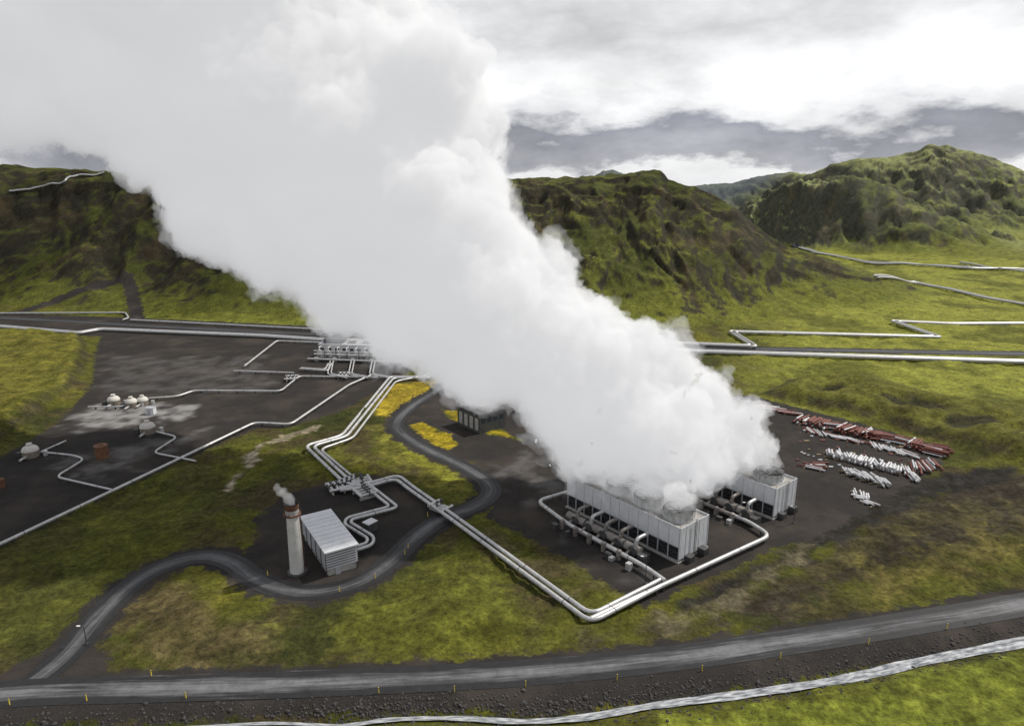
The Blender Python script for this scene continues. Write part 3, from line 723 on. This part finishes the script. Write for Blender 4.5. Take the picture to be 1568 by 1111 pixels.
# ---------------- steam plume
ctr=[(1178,715,181,25),(1158,690,183,40),(1120,712,182,34),(1085,718,186,36),(1120,655,184,58),(1085,690,176,50),(1035,755,159,28),(1000,747,164,38),(945,742,171,42),(900,730,177,42),
 (1050,700,172,65),(1060,625,186,80),(980,650,178,110),(900,640,182,95),(960,590,188,115),(890,570,188,135),(810,520,192,140),(740,560,190,85),(720,450,196,175),(615,385,202,175),
 (625,330,206,200),(530,310,208,215),(450,345,206,90),(340,300,205,72),(560,220,214,230),(470,190,220,270),(320,200,214,155),(255,205,212,80),(690,200,214,95),(400,60,232,300),(480,30,232,90),(150,110,224,165),(40,60,232,185),(-120,20,240,220),(250,-80,250,330),(100,-250,270,330)]
import bmesh
def sphere_cloud(name,centres,scale,jit,seed,voxel,disps,mt,sub=9,fl=1.0,core=.80):
    rnd=random.Random(seed);bm=bmesh.new()
    for c,r in centres:
        c=Vector(c)
        M=Matrix.Translation(c)@Matrix.Diagonal((1,1,fl,1))
        bmesh.ops.create_icosphere(bm,subdivisions=3,radius=r*core*scale,matrix=M)
        for k in range(sub):
            v=Vector((rnd.gauss(0,1),rnd.gauss(0,1),rnd.gauss(0,1)*fl)).normalized()
            q=rnd.uniform(.22,.5)
            bmesh.ops.create_icosphere(bm,subdivisions=2,radius=r*q*scale,matrix=Matrix.Translation(c+v*r*(1.02-q)*jit)@Matrix.Diagonal((1,1,fl,1)))
    me=bpy.data.meshes.new(name);bm.to_mesh(me);bm.free()
    o=bpy.data.objects.new(name,me);scene.collection.objects.link(o)
    md=o.modifiers.new("remesh",'REMESH');md.mode='VOXEL';md.voxel_size=voxel
    for i_,(sz,st) in enumerate(disps):
        t=bpy.data.textures.new(name+"_t%d"%i_,'CLOUDS');t.noise_scale=sz;t.noise_depth=4
        dm=o.modifiers.new("d%d"%i_,'DISPLACE');dm.texture=t;dm.texture_coords='GLOBAL';dm.strength=st;dm.mid_level=.5
    me.materials.append(mt);return o
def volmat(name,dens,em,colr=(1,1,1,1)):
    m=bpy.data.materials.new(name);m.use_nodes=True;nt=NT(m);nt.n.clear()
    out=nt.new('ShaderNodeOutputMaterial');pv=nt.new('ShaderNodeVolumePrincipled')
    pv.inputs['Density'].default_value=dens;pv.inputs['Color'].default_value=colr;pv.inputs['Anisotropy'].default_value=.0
    pv.inputs['Emission Strength'].default_value=dens*em;pv.inputs['Emission Color'].default_value=(.98,.985,1,1)  # added glow stands in for light scattered repeatedly inside the vapour
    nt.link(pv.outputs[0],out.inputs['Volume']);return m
cs=[]
for px,py,Yc,rp in ctr:
    c=PY(px,py,Yc);d=(c[1]*cp+(H-c[2])*sp);cs.append((c,rp*d/F))
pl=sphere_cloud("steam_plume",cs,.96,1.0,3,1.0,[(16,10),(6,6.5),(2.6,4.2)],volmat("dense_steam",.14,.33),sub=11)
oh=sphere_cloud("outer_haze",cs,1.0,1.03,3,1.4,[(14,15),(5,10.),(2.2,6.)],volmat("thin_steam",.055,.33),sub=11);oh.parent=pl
x0,y0=-50.9,143.7
sphere_cloud("stack_steam_puff",[((x0,y0,18.3),1.1),((x0-.8,y0,19.6),1.4),((x0-1.9,y0+.3,20.8),1.5),((x0-3.2,y0+.5,21.6),1.0)],1,1,5,.3,[(1.5,1.4),(.6,.6)],volmat("puff_steam",.14,.33))
# unseen clouds added out of frame, aimed to shade chosen hills and ground
SE,SA=math.radians(50),math.radians(62)  # azimuth clockwise from +Y
cm=volmat("shade_cloud_vapour",.012,.3)
def shade_cloud(tx,ty,alt,r,n):
    k=alt/math.tan(SE);cx=tx+math.sin(SA)*k;cy=ty+math.cos(SA)*k
    rnd=random.Random(n);cc=[((cx+rnd.uniform(-1.6,1.6)*r,cy+rnd.uniform(-.8,.8)*r,alt+rnd.uniform(-.1,.1)*r),r*rnd.uniform(.5,.9)) for _ in range(7)]
    sphere_cloud("shade_cloud",cc,1,1,n,8,[(40,40),(15,12)],cm,5,.45)
shade_cloud(-300,590,560,95,1);shade_cloud(120,585,600,55,2);shade_cloud(560,1020,800,80,3);shade_cloud(160,135,560,28,5)

# ---------------- world, sun, camera
w=bpy.data.worlds.new("World");scene.world=w;w.use_nodes=True;nt=NT(w);nt.n.clear()
out=nt.new('ShaderNodeOutputWorld');bg=nt.new('ShaderNodeBackground');bg.inputs['Strength'].default_value=.1
sky=nt.new('ShaderNodeTexSky');sky.sky_type='NISHITA';sky.sun_disc=False;sky.sun_elevation=SE;sky.sun_rotation=SA
tc=nt.new('ShaderNodeTexCoord').outputs['Generated']
sx=nt.new('ShaderNodeSeparateXYZ');nt.link(tc,sx.inputs[0]);z=sx.outputs[2]
mp=nt.new('ShaderNodeMapping');mp.inputs['Scale'].default_value=(2.6,2.6,9);nt.link(tc,mp.inputs[0])
n1=nt.noise(mp.outputs[0],1.0,8,.55)
mp2=nt.new('ShaderNodeMapping');mp2.inputs['Scale'].default_value=(8,8,19);mp2.inputs['Location'].default_value=(3,1,5);nt.link(tc,mp2.inputs[0])
n2=nt.noise(mp2.outputs[0],1.0,8,.58)
mp3=nt.new('ShaderNodeMapping');mp3.inputs['Scale'].default_value=(5,5,11);mp3.inputs['Location'].default_value=(7,2,1);nt.link(tc,mp3.inputs[0])
n3=nt.noise(mp3.outputs[0],1.0,7,.55)
zz=nt.math('ADD',z,nt.math('ADD',nt.rng(n1,.3,.7,-.03,.03),nt.rng(n2,.3,.7,-.028,.028)))
cr=nt.new('ShaderNodeValToRGB');nt.link(nt.rng(zz,-.05,.45,0,1),cr.inputs[0])
el=cr.color_ramp.elements
stops=[(-.05,(.80,.81,.83)),(.010,(.88,.885,.895)),(.024,(.42,.43,.47)),(.058,(.30,.31,.36)),(.078,(.80,.80,.82)),(.11,(1.0,1.0,1.0)),(.15,(.92,.92,.925)),(.20,(.70,.705,.715)),(.26,(.95,.95,.95)),(.45,(.5,.52,.57))]
while len(el)<len(stops): el.new(.5)
for e_,(p_,c_) in zip(el,stops): e_.position=(p_+.05)/.5;e_.color=(*c_,1)
cl=nt.mix(1.,cr.outputs[0],nt.rng(n3,.3,.7,7.6,12.5),'MULTIPLY')
mx=nt.mix(.95,sky.outputs[0],cl)
gd=nt.mix(nt.rng(z,-.03,-.01,1,0),mx,(.6,.65,.4))
nt.link(gd,bg.inputs[0]);nt.link(bg.outputs[0],out.inputs[0])
sun=bpy.data.lights.new("sun",'SUN');sun.energy=4.3;sun.angle=math.radians(1.0);sun.color=(1,.95,.87)
so=bpy.data.objects.new("sun",sun);scene.collection.objects.link(so)
d=Vector((math.sin(SA)*math.cos(SE),math.cos(SA)*math.cos(SE),math.sin(SE)))
so.rotation_euler=d.to_track_quat('Z','Y').to_euler()
cam=bpy.data.cameras.new("camera");cam.lens=24;cam.sensor_width=36;cam.clip_end=20000;cam.clip_start=1
co=bpy.data.objects.new("camera",cam);co.location=(0,0,H);co.rotation_euler=(math.radians(75),0,0);scene.collection.objects.link(co);scene.camera=co
scene.view_settings.view_transform='Standard';scene.view_settings.look='None';scene.view_settings.exposure=0
